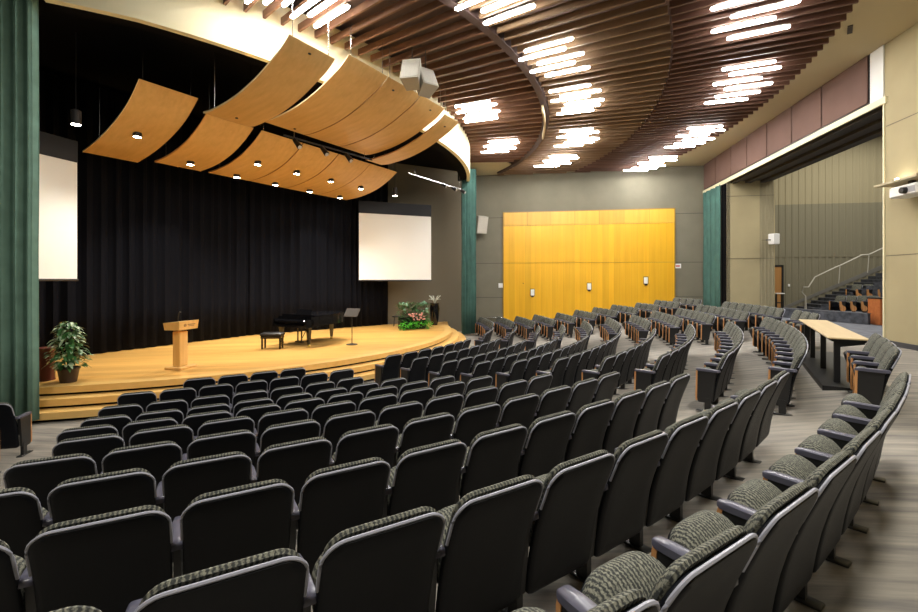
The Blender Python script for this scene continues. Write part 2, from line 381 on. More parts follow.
def slats(r0, r1, pitch, gap, m, nm, width=.055, height=.17, z=ZC):
    mb = MB(); rm = (r0+r1)/2+8.5; dphi = pitch/rm; phi = R(-75)
    while phi < R(20):
        d = (cos(phi), sin(phi)); t0, t1 = circ(d, r0), circ(d, r1)
        phi += dphi
        if not t0 or not t1: continue
        den = d[0]*WD[0]+d[1]*WD[1]
        lim = ((FC[0]-SX)*WD[0]+(FC[1]-SYY)*WD[1]-gap)/den if den > 1e-6 else 1e9
        if lim < t0: continue
        t1 = min(t1, lim)
        # stay inside the right-hand wall
        dn = d[0]*WN[0]+d[1]*WN[1]
        if dn > 0: t1 = min(t1, ((WP[0]-SX)*WN[0]+(WP[1]-SYY)*WN[1]-.05)/dn)
        if t1-t0 < .15: continue
        mb.box(t0, t1, -width/2, width/2, z, z+height, rot=atan2(d[1], d[0]), at=(SX, SYY, 0))
    o = part(nm, mb, m, parent=ceil); return o
slats(10.75, 13.95, .40, 2.95, M_SLAT1, 'slat_panel')
slats(14.2, 17.75, .37, .1, M_SLAT2, 'slat_panel')
slats(17.8, 21.35, .31, .1, M_SLAT3, 'slat_panel')
part('curved_beam', polar_strip(13.95, 14.15, -80, 24, ZC-.0, th=.3), mat('beam_brown', (.07, .04, .035), .7), parent=ceil)
# proscenium fascia (curved cream band) with black soffit edge
def arcwall(r0, r1, t0, t1, low, z1, m=2):
    mb = MB(); k = int((t1-t0)/m)+1; q = lambda r, a: (FX+r*cos(R(a)), FY+r*sin(R(a)))
    A = [t0+(t1-t0)*i/k for i in range(k+1)]
    return mb.loft([[(*q(r0, a), low(a)), (*q(r1, a), low(a)), (*q(r1, a), z1), (*q(r0, a), z1)] for a in A])
def lowedge(a):          # the lower edge drops gently from the left end towards the middle
    u = a+33.2
    return 4.72+max(0, min(1, (8-u)/35))*.42
struct('trim_17', arcwall(13.5, 13.65, -66, 3.5, lowedge, 6.4), M_CREAM)
struct('trim_18', arcwall(13.1, 13.5, -66, 3.5, lambda a: lowedge(a)+.06, 5.9), M_BLK)

# ------------------------------------------------------------------ stage
stage = thing('stage', 'wide curved wooden stage with two steps along its front edge', 'stage', (*AL(8, 0), -2.69))
SO = (AL(8, 0)[0], AL(8, 0)[1])
def loc_poly(pts): return [(x-SO[0], y-SO[1]) for x, y in pts]
zz = 2.69
# clip the arc so the deck stays inside the stage opening
def deck(r): return [P(r, t) for t in [-76+2*i for i in range(50)]]
def deckpoly(r): return loc_poly(deck(r)[:44]+[(-.6, 22.9), (-3.7, 21.25), (-9.0, 18.9), (-15.0, 9.9), (-12.9, 7.6)])
part('deck', MB().prism(deckpoly(10.3), zz-2.25, zz-2.15), M_STAGE, stage)
def stepband(r0, r1, z0, z1):
    A = [-80+2*i for i in range(48)]
    return MB().loft([[(P(r0, a)[0]-SO[0], P(r0, a)[1]-SO[1], z0+zz), (P(r1, a)[0]-SO[0], P(r1, a)[1]-SO[1], z0+zz), (P(r1, a)[0]-SO[0], P(r1, a)[1]-SO[1], z1+zz), (P(r0, a)[0]-SO[0], P(r0, a)[1]-SO[1], z1+zz)] for a in A])
part('nosing', stepband(10.0, 10.31, -2.28, -2.146), M_NOSE, stage)
part('step', stepband(10.1, 10.62, -2.46, -2.33), M_NOSE, stage)
part('step', stepband(10.4, 10.92, -2.64, -2.51), M_NOSE, stage)
part('recess_shade', MB().add([], []) and stepband(10.0, 10.24, -2.69, -2.25), M_BLK, stage)  # set-back risers, blackened to hold the shadow under each nosing
part('recess_shade', stepband(10.3, 10.56, -2.69, -2.43), M_BLK, stage)
part('recess_shade', stepband(10.6, 10.86, -2.69, -2.61), M_BLK, stage)

# ------------------------------------------------------------------ curtains
def curtain(name, pts, z0, z1, m, label, cat, pitch=.22, amp=.06, seed=1, spread=0, n_per=8):
    rnd = random.Random(seed)
    # walk the polyline
    seg = []; tot = 0
    for a, b in zip(pts, pts[1:]):
        l = hypot(b[0]-a[0], b[1]-a[1]); seg.append((tot, l, a, b)); tot += l
    def at(s):
        for t0, l, a, b in seg:
            if s <= t0+l+1e-6:
                u = (s-t0)/l; dx, dy = (b[0]-a[0])/l, (b[1]-a[1])/l
                return a[0]+(b[0]-a[0])*u, a[1]+(b[1]-a[1])*u, -dy, dx
    # irregular folds
    xs = [0]; 
    while xs[-1] < tot: xs.append(xs[-1]+pitch*rnd.uniform(.7, 1.3))
    ph = []; s = 0; step = pitch/n_per; rows = [z0+(z1-z0)*k/6 for k in range(7)]
    S = []
    while s < tot: S.append(s); s += step
    S.append(tot)
    import bisect
    mb = MB(); rings = []
    jit = [rnd.uniform(.6, 1.25) for _ in xs]
    for k, z in enumerate(rows):
        ring = []
        for s in S:
            i = max(bisect.bisect_right(xs, s)-1, 0); i = min(i, len(xs)-2)
            u = (s-xs[i])/(xs[i+1]-xs[i]); o = amp*jit[i]*.6*(1-cos(2*pi*u)) + amp*.12*sin(6*pi*u)
            o += .012*sin(3*s+z*1.3+seed)
            x, y, nx, ny = at(s); ring.append((x+nx*o, y+ny*o, z))
        rings.append(ring)
    back = []
    n = len(S); vs = [p for r in rings for p in r]
    fs = [(k*n+i, k*n+i+1, (k+1)*n+i+1, (k+1)*n+i) for k in range(len(rows)-1) for i in range(n-1)]
    base = pts[0]
    mb.add([(x-base[0], y-base[1], z-z0) for x, y, z in vs], fs)
    o = part(name, mb, m, smooth=True, loc=(base[0], base[1], z0+E)); o['label'] = label; o['category'] = cat
    md = o.modifiers.new('thickness', 'SOLIDIFY'); md.thickness = .012
    return o
curtain('stage_backdrop_curtain', [(-12.6, 9.6), (-10.6, 12.55), (-8.1, 17.0), (-3.42, 21.25)], -2.13, 5.6, M_VELVET, 'black pleated backdrop curtain across the rear of the stage', 'curtain', .34, .085, 3)
curtain('proscenium_curtain', [(-9.7, 7.55), (-7.79, 8.1)], -2.60, 6.7, M_GREEN, 'tall green pleated curtain at the left edge of the stage', 'curtain', .17, .12, 5)
curtain('proscenium_curtain', [(.16, 20.9), (.84, 21.5)], -2.60, 5.4, M_GREEN2, 'narrow green curtain at the right end of the stage beside the grey wall', 'curtain', .2, .14, 9)
curtain('side_curtain', [W(11.75, -.17), W(9.68, -.17)], -2.0, 4.55, M_GREEN2, 'green curtain gathered beside the wide side opening', 'curtain', .48, .10, 11)
part('wall_right_slot', MB().box(9.4, 9.75, .01, .06, -2.2, 4.5), M_BLK, loc=(*W(0), E), rot=(0, 0, WANG), kind='structure')

# ------------------------------------------------------------------ projection screens
def screen(p, q, z0, z1, label):
    l = hypot(q[0]-p[0], q[1]-p[1]); t = thing('projection_screen', label, 'screen', (p[0], p[1], z0), atan2(q[1]-p[1], q[0]-p[0]))
    part('screen_surface', MB().box(0, l, -.006, .006, 0, z1-z0), M_SCREEN, t)
    part('masking_border', MB().box(-.01, l+.01, -.012, .012, z1-z0, z1-z0+.55), mat('screen_black', (.006, .007, .012), .6), t)
    part('bottom_bar', MB().tube([(-.02, 0, -.03), (l+.02, 0, -.03)], .03), M_STEEL, t, smooth=True)
    return t
screen((-4.47, 19.7), (-1.33, 20.95), .01, 3.0, 'large white projection screen at the right of the stage')
screen((-10.75, 7.9), (-9.84, 11.36), .03, 3.02, 'white projection screen at the left beside the green curtain')

# ------------------------------------------------------------------ acoustic reflectors
def reflector(sec, l0, l1, label, group, screws, lights):
    a0, z0 = sec[0]; base = AL(a0, l0)
    t = thing('acoustic_reflector', label, 'acoustic panel', (base[0], base[1], z0), AXD, group)
    # smooth the section
    pts = []
    for k in range(len(sec)-1):
        p0 = sec[max(k-1, 0)]; p1 = sec[k]; p2 = sec[k+1]; p3 = sec[min(k+2, len(sec)-1)]
        for i in range(4):
            u = i/4
            pts.append(tuple(.5*((2*p1[j])+(-p0[j]+p2[j])*u+(2*p0[j]-5*p1[j]+4*p2[j]-p3[j])*u*u+(-p0[j]+3*p1[j]-3*p2[j]+p3[j])*u**3) for j in (0, 1)))
    pts.append(sec[-1]); th = .035; ins = .004
    up = []
    for k, p in enumerate(pts):
        a = pts[max(k-1, 0)]; b = pts[min(k+1, len(pts)-1)]; dx, dz = b[0]-a[0], b[1]-a[1]; l = hypot(dx, dz)
        up.append((p[0]+dz/l*-th*-1*(-1), p[1]+abs(dx)/l*th))
    W_ = l1-l0
    core = MB().loft([[(p[0]-a0, ins, p[1]-z0), (p[0]-a0, W_-ins, p[1]-z0), (q[0]-a0, W_-ins, q[1]-z0), (q[0]-a0, ins, q[1]-z0)] for p, q in zip(pts, up)])
    part('curved_panel', core, M_MAPLE, t, smooth=True)
    for y0, y1 in ((-.004, .006), (W_-.006, W_+.004)):
        eb = MB()
        eb.loft([[(p[0]-a0, y0, p[1]-z0-.002), (p[0]-a0, y1, p[1]-z0-.002), (q[0]-a0, y1, q[1]-z0+.002), (q[0]-a0, y0, q[1]-z0+.002)] for p, q in zip(pts, up)])
        part('edge_band', eb, M_MAPLEDGE if ('leftmost' in label or 'second from' in label) and y0 < 0 and 'right' not in label else M_BROWN, t)
    for y in (.12, W_-.12):
        for k in (1, len(pts)-4):
            p = pts[k]; part('hanging_rod', MB().tube([(p[0]-a0, y, p[1]-z0+.02), (p[0]-a0, y, 5.95-z0)], .007, 5), M_CHROME, t)
    for (u, v) in screws:
        p = pts[int(u*(len(pts)-1))]
        part('bolt', MB().lathe([(.035, -.015), (.035, .005)], p[0]-a0, v*W_, 8), M_STEEL, t, loc=(0, 0, p[1]-z0))
    for (u, v) in lights:
        p = pts[int(u*(len(pts)-1))]
        d = part('downlight', MB().lathe([(.10, -.085), (.105, .04), (.085, .04), (.085, -.08)], p[0]-a0, v*W_, 16), M_STEEL, t, smooth=True, loc=(0, 0, p[1]-z0))
        part('lens', MB().lathe([(.088, -.09), (.088, -.075)], p[0]-a0, v*W_, 16), M_GLOW, d)
    return t
secU = [(11.6, 4.84), (11.36, 4.66), (10.98, 4.48), (10.42, 4.25), (9.64, 4.05), (8.77, 3.96), (8.35, 3.98)]
def shU(z): return [(a, q+z) for a, q in secU]
for i, (l0, l1, dz, sc) in enumerate(((-4.49, -3.34, 0, [(.12, .5), (.85, .5)]), (-2.93, -1.64, .27, [(.9, .6)]), (-1.61, -.32, .27, [(.15, .3)]), (-.29, .85, .27, [(.15, .6)]), (.86, 1.62, .10, [(.2, .5)]))):
    reflector(shU(dz), l0, l1, ('curved maple acoustic reflector, %s of the upper hanging row' % ['leftmost', 'second from the left', 'middle one', 'second from the right', 'rightmost narrow one'][i]), 'upper row of curved reflectors', sc, [])
secL1 = [(7.49, 4.6), (6.9, 4.2), (6.1, 3.89), (5.1, 3.65), (4.0, 3.5)]
secL = [(7.5, 4.28), (7.1, 4.03), (6.5, 3.76), (5.8, 3.58), (5.2, 3.5), (4.6, 3.47)]
lows = [(-5.5, -4.2), (-4.0, -2.70), (-2.45, -1.05), (-1.02, .38), (.41, 1.9), (1.92, 3.4)]
for i, (l0, l1) in enumerate(lows):
    reflector(secL1 if i == 0 else secL, l0, l1, 'curved maple acoustic reflector with downlights, %s of the lower hanging row' % ['leftmost', 'second', 'third', 'fourth', 'fifth', 'rightmost'][i], 'lower row of curved reflectors', [],
              [(.62, .45)] if i == 0 else ([(.75, .5)] if i == 1 else [(.45, .45), (.85, .5)]))

# stage downlights: real lamps in the reflectors and over the stage
def spot(x, y, z, power, ang=80, tgt=None, col=(1, .93, .80), size=.15):
    l = bpy.data.lights.new('stage_spot', 'SPOT'); l.energy = power; l.spot_size = R(ang); l.spot_blend = .8; l.color = col; l.shadow_soft_size = size
    o = bpy.data.objects.new('stage_spot', l); COL.objects.link(o); o.location = (x, y, z+E)
    if tgt:
        from mathutils import Vector
        o.rotation_euler = Vector((tgt[0]-x, tgt[1]-y, tgt[2]-z)).to_track_quat('-Z', 'Y').to_euler()
    return o
for a, l, z, e in ((6.2, -4.9, 3.7, 260), (5.0, -3.3, 3.3, 260), (6.3, -1.8, 3.5, 260), (6.3, -.3, 3.5, 260), (6.3, 1.2, 3.5, 300), (6.3, 2.7, 3.5, 260), (4.9, 0, 3.3, 160), (4.9, 2, 3.3, 160)):
    x, y = AL(a, l); spot(x, y, z-.12, e, 110, (x, y, -2))

# ------------------------------------------------------------------ ceiling lamps
def bp_z(px, py, z):
    y = z*441/(280-py); return ((px-459)/441*y, y)
ZL = 5.83
clusters = [
 ('ceiling cluster left of the reflectors', [(246, 4), (264.6, 5), (283, 7), (291.5, 18.6), (308.7, 17.4), (314.8, 28)]),
 ('small cluster beside the loudspeakers', [(454.8, 107.5), (462, 110.3), (456.5, 113.5), (466, 116.5), (463.6, 119.5), (465, 122.5)]),
 ('small cluster by the right stage curtain', [(488, 142.3), (490, 144.8), (483.5, 147.2), (488, 149.8), (481, 152.8)]),
 ('middle row, first cluster', [(455.8, 10.5), (481.5, 12.9), (484, 25)]),
 ('middle row, second cluster', [(524.5, 52.3), (519.3, 61), (537, 65), (530.5, 73), (545, 77)]),
 ('middle row, third cluster', [(549, 92.6), (560, 97.3), (550.6, 102.3), (564.6, 105.5), (562, 110), (556.7, 114.8)]),
 ('middle row, fourth cluster', [(560, 131.8), (566.3, 135), (556.7, 138), (568, 141), (563.7, 143.8), (554, 146.8)]),
 ('middle row, farthest cluster', [(549, 157), (551.5, 159.2), (542.8, 161.6), (545, 164), (534, 166.6)]),
 ('right row, first cluster', [(722, -4), (710.5, 10.5), (730.5, 18.3), (711.3, 33), (727, 40)]),
 ('right row, second cluster', [(721.8, 70.6), (728.7, 75.8), (713, 85.4), (724.4, 90), (714.8, 97.6), (704.4, 104.2)]),
 ('right row, third cluster', [(687, 129), (689.8, 132.7), (676, 137), (682.3, 140.7), (674, 144.5), (664.5, 147.8)]),
 ('right row, farthest cluster', [(649, 158), (649.7, 161), (637.5, 163.7), (640, 166.3), (632, 168.7), (623.6, 170.7)]),
]
ORD = ['first', 'second', 'third', 'fourth', 'fifth', 'sixth', 'seventh', 'eighth', 'ninth', 'tenth', 'eleventh', 'twelfth', 'thirteenth', 'fourteenth', 'fifteenth', 'sixteenth']
def tube_meshes():
    L = 1.25
    h = MB().box(0, L, -.04, .04, .03, .07).box(.1, L-.1, -.03, .03, .07, .09).mesh('housing'); fix_normals(h); h.materials.append(M_WHITE)
    g = MB(); g.loft([[(x, .05*cos(a)*k, .03-.045*k*max(0, sin(a))) for a in [pi*i/8 for i in range(9)]] for x, k in ((0, .5), (.03, .9), (.06, 1), (L-.06, 1), (L-.03, .9), (L, .5))])
    gm = g.mesh('tube', True); fix_normals(gm); gm.materials.append(M_TUBE)
    k = MB().box(.3, .31, -.005, .005, .08, 1.15).mesh('hanger'); fix_normals(k); k.materials.append(M_STEEL)
    return h, gm, k
HM, GM, KM = tube_meshes()
for ci, (cn, pts) in enumerate(clusters):
    for i, (px, py) in enumerate(pts):
        zl = 5.70 if 'farthest' in cn else ZL
        x, y = bp_z(px, py, zl); a = atan2(y-SYY, x-SX)
        t = thing('tube_lamp', 'white tube lamp, %s nearest in the %s' % (ORD[i], cn), 'ceiling lamp', (x, y, zl), a, 'tube lamps in the slatted ceiling')
        for nm, me in (('housing', HM), ('tube', GM), ('hanger', KM)):
            o = bpy.data.objects.new(nm, me); COL.objects.link(o); o.parent = t

# area lights without fittings: unseen pair added to light side room; pair at rear
def area(name, x, y, z, sx, sy, e, col=(1, .95, .85), rot=(0, 0, 0)):
    l = bpy.data.lights.new(name, 'AREA'); l.shape = 'RECTANGLE'; l.size = sx; l.size_y = sy; l.energy = e; l.color = col
    o = bpy.data.objects.new(name, l); COL.objects.link(o); o.location = (x, y, z+E); o.rotation_euler = rot; return o
area('side_room_fill', *W(7, 6), 8.0, 4, 5, 300)
area('side_room_fill', *W(11, 8), 8.0, 5, 4, 230)
area('rear_area_light', 3.5, 3.0, 5.8, 2.5, 1.0, 260, rot=(0, 0, .4))
area('rear_area_light', -3.5, .5, 5.8, 2.5, 1.0, 200, rot=(0, 0, -.4))

# ------------------------------------------------------------------ brown acoustic panels over the opening
ts = [0.48, 1.92, 3.35, 4.85, 6.4, 8.15, 10.15, 12.05]
def wt(px):
    k = (px-459)/441; return (WP[0]-k*WP[1])/(k*WD[1]-WD[0])
pxs = [870, 823, 793, 768, 748, 732, 716.5, 704.5]
tt = [wt(p) for p in pxs]
pr = thing('wall_panel_row', 'row of seven brown fabric wall panels above the wide side opening', 'wall panel', (*W(tt[0]), 4.75), WANG)
part('backing', MB().box(-.05, tt[7]-tt[0]+.03, .0, .012, 0, 1.38), M_STEEL, pr)
for i in range(7):
    t0, t1 = tt[i]+.03-tt[0], tt[i+1]-.03-tt[0]
    part('fabric_panel', MB().bbox((t0+t1)/2, .03, .68, t1-t0, .036, 1.30, .012), M_PANEL, pr)

# ------------------------------------------------------------------ yellow panelled doors
YW = 9.08
yd = thing('folding_partition', 'tall yellow wood-veneer partition on the far wall', 'partition', (*FW(10.57, .02), -2.55), FANG)
part('veneer_panel', MB().box(0, YW, -.06, 0, 0, 2.55+.95), M_YEL, yd)
part('veneer_panel', MB().box(0, YW, -.06, 0, 2.55+.965, 2.55+3.05), M_YEL, yd)
part('veneer_panel', MB().box(0, YW, -.06, 0, 2.55+3.065, 2.55+3.8), wood('yellow_veneer_top', (.62, .33, .03), (.72, .40, .04), .4, 'z', 5, plank=1.3, plankaxis='x', var=.1), yd)
part('edge_frame', MB().box(-.05, 0, -.07, 0, 0, 6.38).box(YW, YW+.05, -.07, 0, 0, 6.38).box(-.05, YW+.05, -.07, 0, 6.35, 6.40), mat('brass_brown', (.35, .2, .03), .4), yd)
for px, py, n in ((532.5, 293, 'left'), (589, 287, 'middle'), (645.5, 281, 'right')):
    k = (px-459)/441; t_ = (FC[0]-k*FC[1])/(k*FD[1]-FD[0]); x, y = FW(t_, .09); z = (280-py)/441*y
    t = thing('door_hardware', 'white wall plate with dark handle, %s one on the yellow partition' % n, 'door hardware', (x, y, z-.22), FANG, 'plates on the yellow partition')
    part('plate', MB().bbox(0, 0, .25, .2, .03, .34, .01), M_WHITE, t)
    part('handle', MB().bbox(0, -.03, .02, .14, .06, .08, .01), M_STEEL, t)
    part('frame', MB().box(-.13, .13, .0, .015, .04, .46), mat('bronze', (.2, .13, .04), .4), t)
def farwall_pt(px, py, off=.03):
    k = (px-459)/441; t_ = (FC[0]-k*FC[1])/(k*FD[1]-FD[0]); x, y = FW(t_, off); return x, y, (280-py)/441*y
x, y, z = farwall_pt(501.5, 285.5); s = thing('wall_sign', 'small white sign on the grey wall left of the yellow partition', 'sign', (x, y, z), FANG)
part('sign_plate', MB().bbox(0, 0, 0, .34, .03, .26, .008), M_WHITE, s)
x, y, z = farwall_pt(677.5, 266); s = thing('wall_sign', 'small white sign with red marks right of the yellow partition', 'sign', (x, y, z), FANG)
part('sign_plate', MB().bbox(0, 0, 0, .34, .03, .24, .008), M_WHITE, s)
part('red_marks', MB().box(-.1, .1, -.02, -.015, -.04, .04), M_RED, s)
x, y, z = farwall_pt(519, 286, .09); part('keyhole_button', MB().lathe([(.03, 0), (.03, .03)], n=8), M_STEEL, loc=(0, 0, 0)).parent = yd
bpy.data.objects['keyhole_button'].location = (1.1, -.08, 2.35)
# handrail on the grey wall right of the stage curtain
x0, y0, z0 = farwall_pt(470, 321, .12); x1, y1, z1 = farwall_pt(503, 315, .12)
hr = thing('wall_handrail', 'metal handrail on the grey wall beside the stage curtain', 'handrail', (x0, y0, z0), FANG)
L_ = hypot(x1-x0, y1-y0)
part('rail', MB().tube([(0, 0, 0), (L_*.35, 0, .03), (L_*.55, 0, .22), (L_, 0, .24)], .03), M_CHROME, hr, smooth=True)
part('bracket', MB().tube([(L_*.3, 0, .02), (L_*.3, .12, -.02)], .015).tube([(L_*.85, 0, .22), (L_*.85, .12, .18)], .015), M_CHROME, hr)

# wall speaker by the far wall
def speaker(label, x, y, z, sx, sy, sz, rz, tilt=0, name='loudspeaker', m=M_SPK, bracket=None):
    t = thing(name, label, 'speaker', (x, y, z), rz)
    b = MB(); b.loft([[(-sx/2, -sy/2, 0), (sx/2, -sy/2, 0), (sx*.36, sy/2, 0), (-sx*.36, sy/2, 0)], [(-sx/2, -sy/2, sz), (sx/2, -sy/2, sz), (sx*.36, sy/2, sz), (-sx*.36, sy/2, sz)]])
    c = part('cabinet', b, m, t)
    g = part('grille', MB().bbox(0, -sy/2-.008, sz/2, sx*.9, .016, sz*.92, .006), mat('speaker_grille', (.5, .48, .42), .6, noise=.15, nscale=90), t)
    if tilt:
        c.rotation_euler = (tilt, 0, 0); g.rotation_euler = (tilt, 0, 0)
    if bracket: part('bracket', bracket, M_STEEL, t)
    return t
x, y, z = farwall_pt(481, 233, .45)
speaker('grey loudspeaker mounted on the wall beside the right-hand stage curtain', x, y, z, .62, .4, .95, R(25), R(14), bracket=MB().tube([(0, .1, .5), (.1, .45, .5)], .03))
x, y = bp_z(411, 84, 4.95)
speaker('grey hanging loudspeaker, left one of the pair over the reflectors', x, y, 4.95, .48, .42, .62, R(-10), R(-22), bracket=MB().tube([(0, .1, .55), (0, .1, 1.0)], .015))
x, y = bp_z(430, 92, 4.85)
speaker('grey hanging loudspeaker, right one of the pair over the reflectors', x-.06, y, 4.88, .46, .42, .60, R(35), R(-28), bracket=MB().tube([(0, .1, .55), (0, .1, 1.1)], .015))
# curved rail hanging in the ceiling seam
rl = single('ceiling_rail', MB().loft([[(*P(14.0, a), 5.62), (*P(14.06, a), 5.62), (*P(14.06, a), 5.86), (*P(14.0, a), 5.86)] for a in [-17+.8*i for i in range(16)]]), mat('rail_cream', (.6, .5, .3), .5), 'short curved cream rail hanging in the dark seam of the slatted ceiling', 'rail')

# ------------------------------------------------------------------ track lights
def track(label, p, q, z, heads, yaw, drop=.12, bm=None):
    bm = bm or M_STEEL
    l = hypot(q[0]-p[0], q[1]-p[1]); t = thing('track_light', label, 'track light', (p[0], p[1], z), atan2(q[1]-p[1], q[0]-p[0]))
    part('track_bar', MB().box(0, l, -.02, .02, -.02, .02), bm, t)
    for u in (.1, .9): part('hanging_rod', MB().tube([(l*u, 0, 0), (l*u, 0, 5.7-z)], .008, 6), M_CHROME, t)
    for u in heads:
        h = part('spot_head', MB().tube([(l*u, -.02, -.06), (l*u+.06, -.2, -drop-.16)], [.06, .085], 10), M_STEEL, t, smooth=True)
        part('yoke', MB().tube([(l*u, 0, 0), (l*u, 0, -.1)], .018, 6), M_STEEL, h)
        part('lamp_face', MB().tube([(l*u+.06, -.2, -drop-.16), (l*u+.062, -.206, -drop-.165)], [.07, .07], 10), mat('lens_glass', (.5, .5, .48), .2), h)
p, q = bp_z(283.6, 135, 4.05), bp_z(372, 160, 4.05)
track('metal track with small spotlights under the upper reflectors', p, q, 4.05, (.1, .38, .66), 0)
p, q = bp_z(408.8, 173.2, 4.15), bp_z(464, 190.5, 4.15)
track('metal track with small spotlights right of the reflectors', p, q, 4.15, (.55, .75, .93), 0, drop=0, bm=M_CHROME)
for px, py, z, lb in ((76, 125, 3.6, 'small cylinder pendant lamp over the left of the stage'), (395, 196, 3.6, 'small cylinder pendant lamp over the right screen')):
    x, y = bp_z(px, py, z)
    t = thing('pendant_lamp', lb, 'pendant lamp', (x, y, z))
    part('lamp_body', MB().lathe([(.09, .01), (.10, .02), (.10, .33), (.05, .36)]), mat('pendant_dark', (.05, .045, .05), .5), t, smooth=True)
    part('lens', MB().lathe([(.085, 0), (.085, .012)]), M_GLOW, t)
    part('stem', MB().tube([(0, 0, .36), (0, 0, 5.75-z)], .012, 6), M_STEEL, t)
    spot(x, y, z-.05, 60, 100, (x, y, -2))

# ------------------------------------------------------------------ lectern
def bp_f(px, py, z): return bp_z(px, py, z)
SZ = -2.15
x, y = bp_f(181, 368, SZ)
t = thing('lectern', 'light maple lectern with a gooseneck microphone near the stage front', 'lectern', (x, y, SZ), R(80))
part('base', MB().bbox(0, 0, .03, .52, .46, .06, .01), M_LECT, t)
part('column', MB().bbox(0, .02, .48, .26, .2, .84, .012), M_LECT, t)
top = MB(); top.loft([[(-.29, -.21, .95), (.29, -.21, .95), (.29, .19, .95), (-.29, .19, .95)], [(-.31, -.23, 1.16), (.31, -.23, 1.16), (.31, .21, 1.12), (-.31, .21, 1.12)]])
part('desk', top, M_LECT, t)
part('emblem', MB().bbox(.08, -.222, 1.07, .24, .014, .025, .003).tube([(-.12, -.21, 1.06), (-.12, -.232, 1.06)], .036, 12).bbox(.08, -.219, 1.035, .18, .012, .02, .003), mat('bronze_letters', (.38, .2, .07), .4), t)
mm = part('microphone', MB().tube([(.02, .1, 1.12), (.02, .1, 1.25), (.0, .06, 1.34), (-.02, .0, 1.38)], [.008, .008, .008, .018], 8), M_STEEL, t, smooth=True)

# ------------------------------------------------------------------ grand piano
pa = atan2(.89, .46)-pi/2
t = thing('grand_piano', 'black grand piano with closed lid on the stage', 'piano', (-5.38, 14.42, SZ), pa)
out = [(-.75, 0), (.75, 0), (.75, .5), (.74, 1.0)] + [(.73-.28*(k/8)**1.6, 1.0+.8*k/8) for k in range(1, 9)] + [(.34, 1.98), (.12, 2.1), (-.15, 2.16), (-.42, 2.13), (-.62, 2.0), (-.72, 1.8), (-.75, 1.5)]
out = [(-x_, y_) for x_, y_ in out][::-1]
out = [(-x_, y_) for x_, y_ in out]
part('case', MB().prism([(x_, y_+.0) for x_, y_ in out if True], .66, .96), M_PIANO, t)
part('lid', MB().prism([(x_*1.02, y_*1.0+.16 if y_ < .1 else y_*1.01) for x_, y_ in out], .965, .995), M_PIANO, t)
part('fallboard', MB().box(-.68, .68, .08, .15, .965, 1.02).box(-.75, -.68, -.22, .1, .68, .88).box(.68, .75, -.22, .1, .68, .88), M_PIANO, t)
part('keyboard_lid', MB().bbox(0, -.06, .80, 1.36, .30, .12, .03), M_PIANO, t)
part('key_bed', MB().box(-.75, .75, -.24, .1, .62, .70), M_PIANO, t)
part('music_desk', MB().loft([[(-.35, .35, .99), (.35, .35, .99), (.35, .38, .99), (-.35, .38, .99)], [(-.35, .45, 1.16), (.35, .45, 1.16), (.35, .47, 1.16), (-.35, .47, 1.16)]]), M_PIANO, t)
for lx_, ly_ in ((-.62, .02), (.62, .02), (-.15, 1.85)):
    lg = part('leg', MB().loft([[(lx_+s_*a, ly_+q_*a, z_) for s_, q_ in ((-1, -1), (1, -1), (1, 1), (-1, 1))] for z_, a in ((.08, .035), (.55, .06), (.66, .075))]), M_PIANO, t)
    part('caster', MB().lathe([(.03, 0), (.045, .02), (.045, .06), (.03, .085)], lx_, ly_, 10), mat('brass', (.5, .35, .1), .3, metal=1), lg)
part('pedal_lyre', MB().box(-.1, -.07, .2, .24, .12, .62).box(.07, .1, .2, .24, .12, .62).box(-.14, .14, .14, .28, .08, .13).tube([(0, .26, .12), (0, .6, .6)], .012, 6), M_PIANO, t)
# bench
x, y = bp_f(272.5, 348.5, SZ)
t = thing('piano_bench', 'black tufted piano bench left of the grand piano', 'bench', (x, y, SZ), R(4))
part('cushion', MB().bbox(0, 0, .45, .66, .38, .10, .03), M_LEATHER, t, smooth=True)
part('bench_frame', MB().bbox(0, 0, .365, .62, .34, .08, .01), M_PIANO, t)
for sx_ in (-1, 1):
    for sy_ in (-1, 1): part('leg', MB().bbox(sx_*.27, sy_*.13, .165, .05, .05, .33, .006), M_PIANO, t)
# music stand
x, y = bp_f(352, 344.5, SZ)
t = thing('music_stand', 'dark music stand with a sloping tray right of the piano', 'music stand', (x, y, SZ), R(-20))
part('base', MB().lathe([(.19, .0), (.19, .015), (.05, .04), (.02, .05)], n=18), M_STEEL, t, smooth=True)
part('pole', MB().tube([(0, 0, .03), (0, 0, 1.0)], .014, 8), M_STEEL, t)
part('tray', MB().loft([[(-.26, -.10, .95), (.26, -.10, .95), (.26, -.08, .93), (-.26, -.08, .93)], [(-.26, .10, 1.20), (.26, .10, 1.20), (.26, .12, 1.19), (-.26, .12, 1.19)]]).box(-.26, .26, -.15, -.09, .93, .945), mat('bronze_tray', (.025, .016, .01), .7), t)

# ------------------------------------------------------------------ plants
def leaf(mb, p, az, el, L, wd, curl=.5):
    """one leaf blade, folded along its midrib"""
    d = (cos(az)*cos(el), sin(az)*cos(el), sin(el)); s = (-sin(az), cos(az), 0)
    n = 5; V = []
    for k in range(n+1):
        u = k/n; wv = wd*sin(pi*min(u*.92+.06, 1))**.8; dz = -curl*L*u*u
        c = [p[i]+d[i]*L*u for i in range(3)]; c[2] += dz
        V += [(c[0]-s[0]*wv, c[1]-s[1]*wv, c[2]+wv*.25), tuple(c), (c[0]+s[0]*wv, c[1]+s[1]*wv, c[2]+wv*.25)]
    fs = []
    for k in range(n): fs += [(3*k, 3*k+1, 3*k+4, 3*k+3), (3*k+1, 3*k+2, 3*k+5, 3*k+4)]
    mb.add(V, fs)
x, y = bp_f(68.5, 382, SZ)
t = thing('potted_plant', 'leafy green potted plant on the stage beside the left curtain', 'plant', (x, y, SZ))
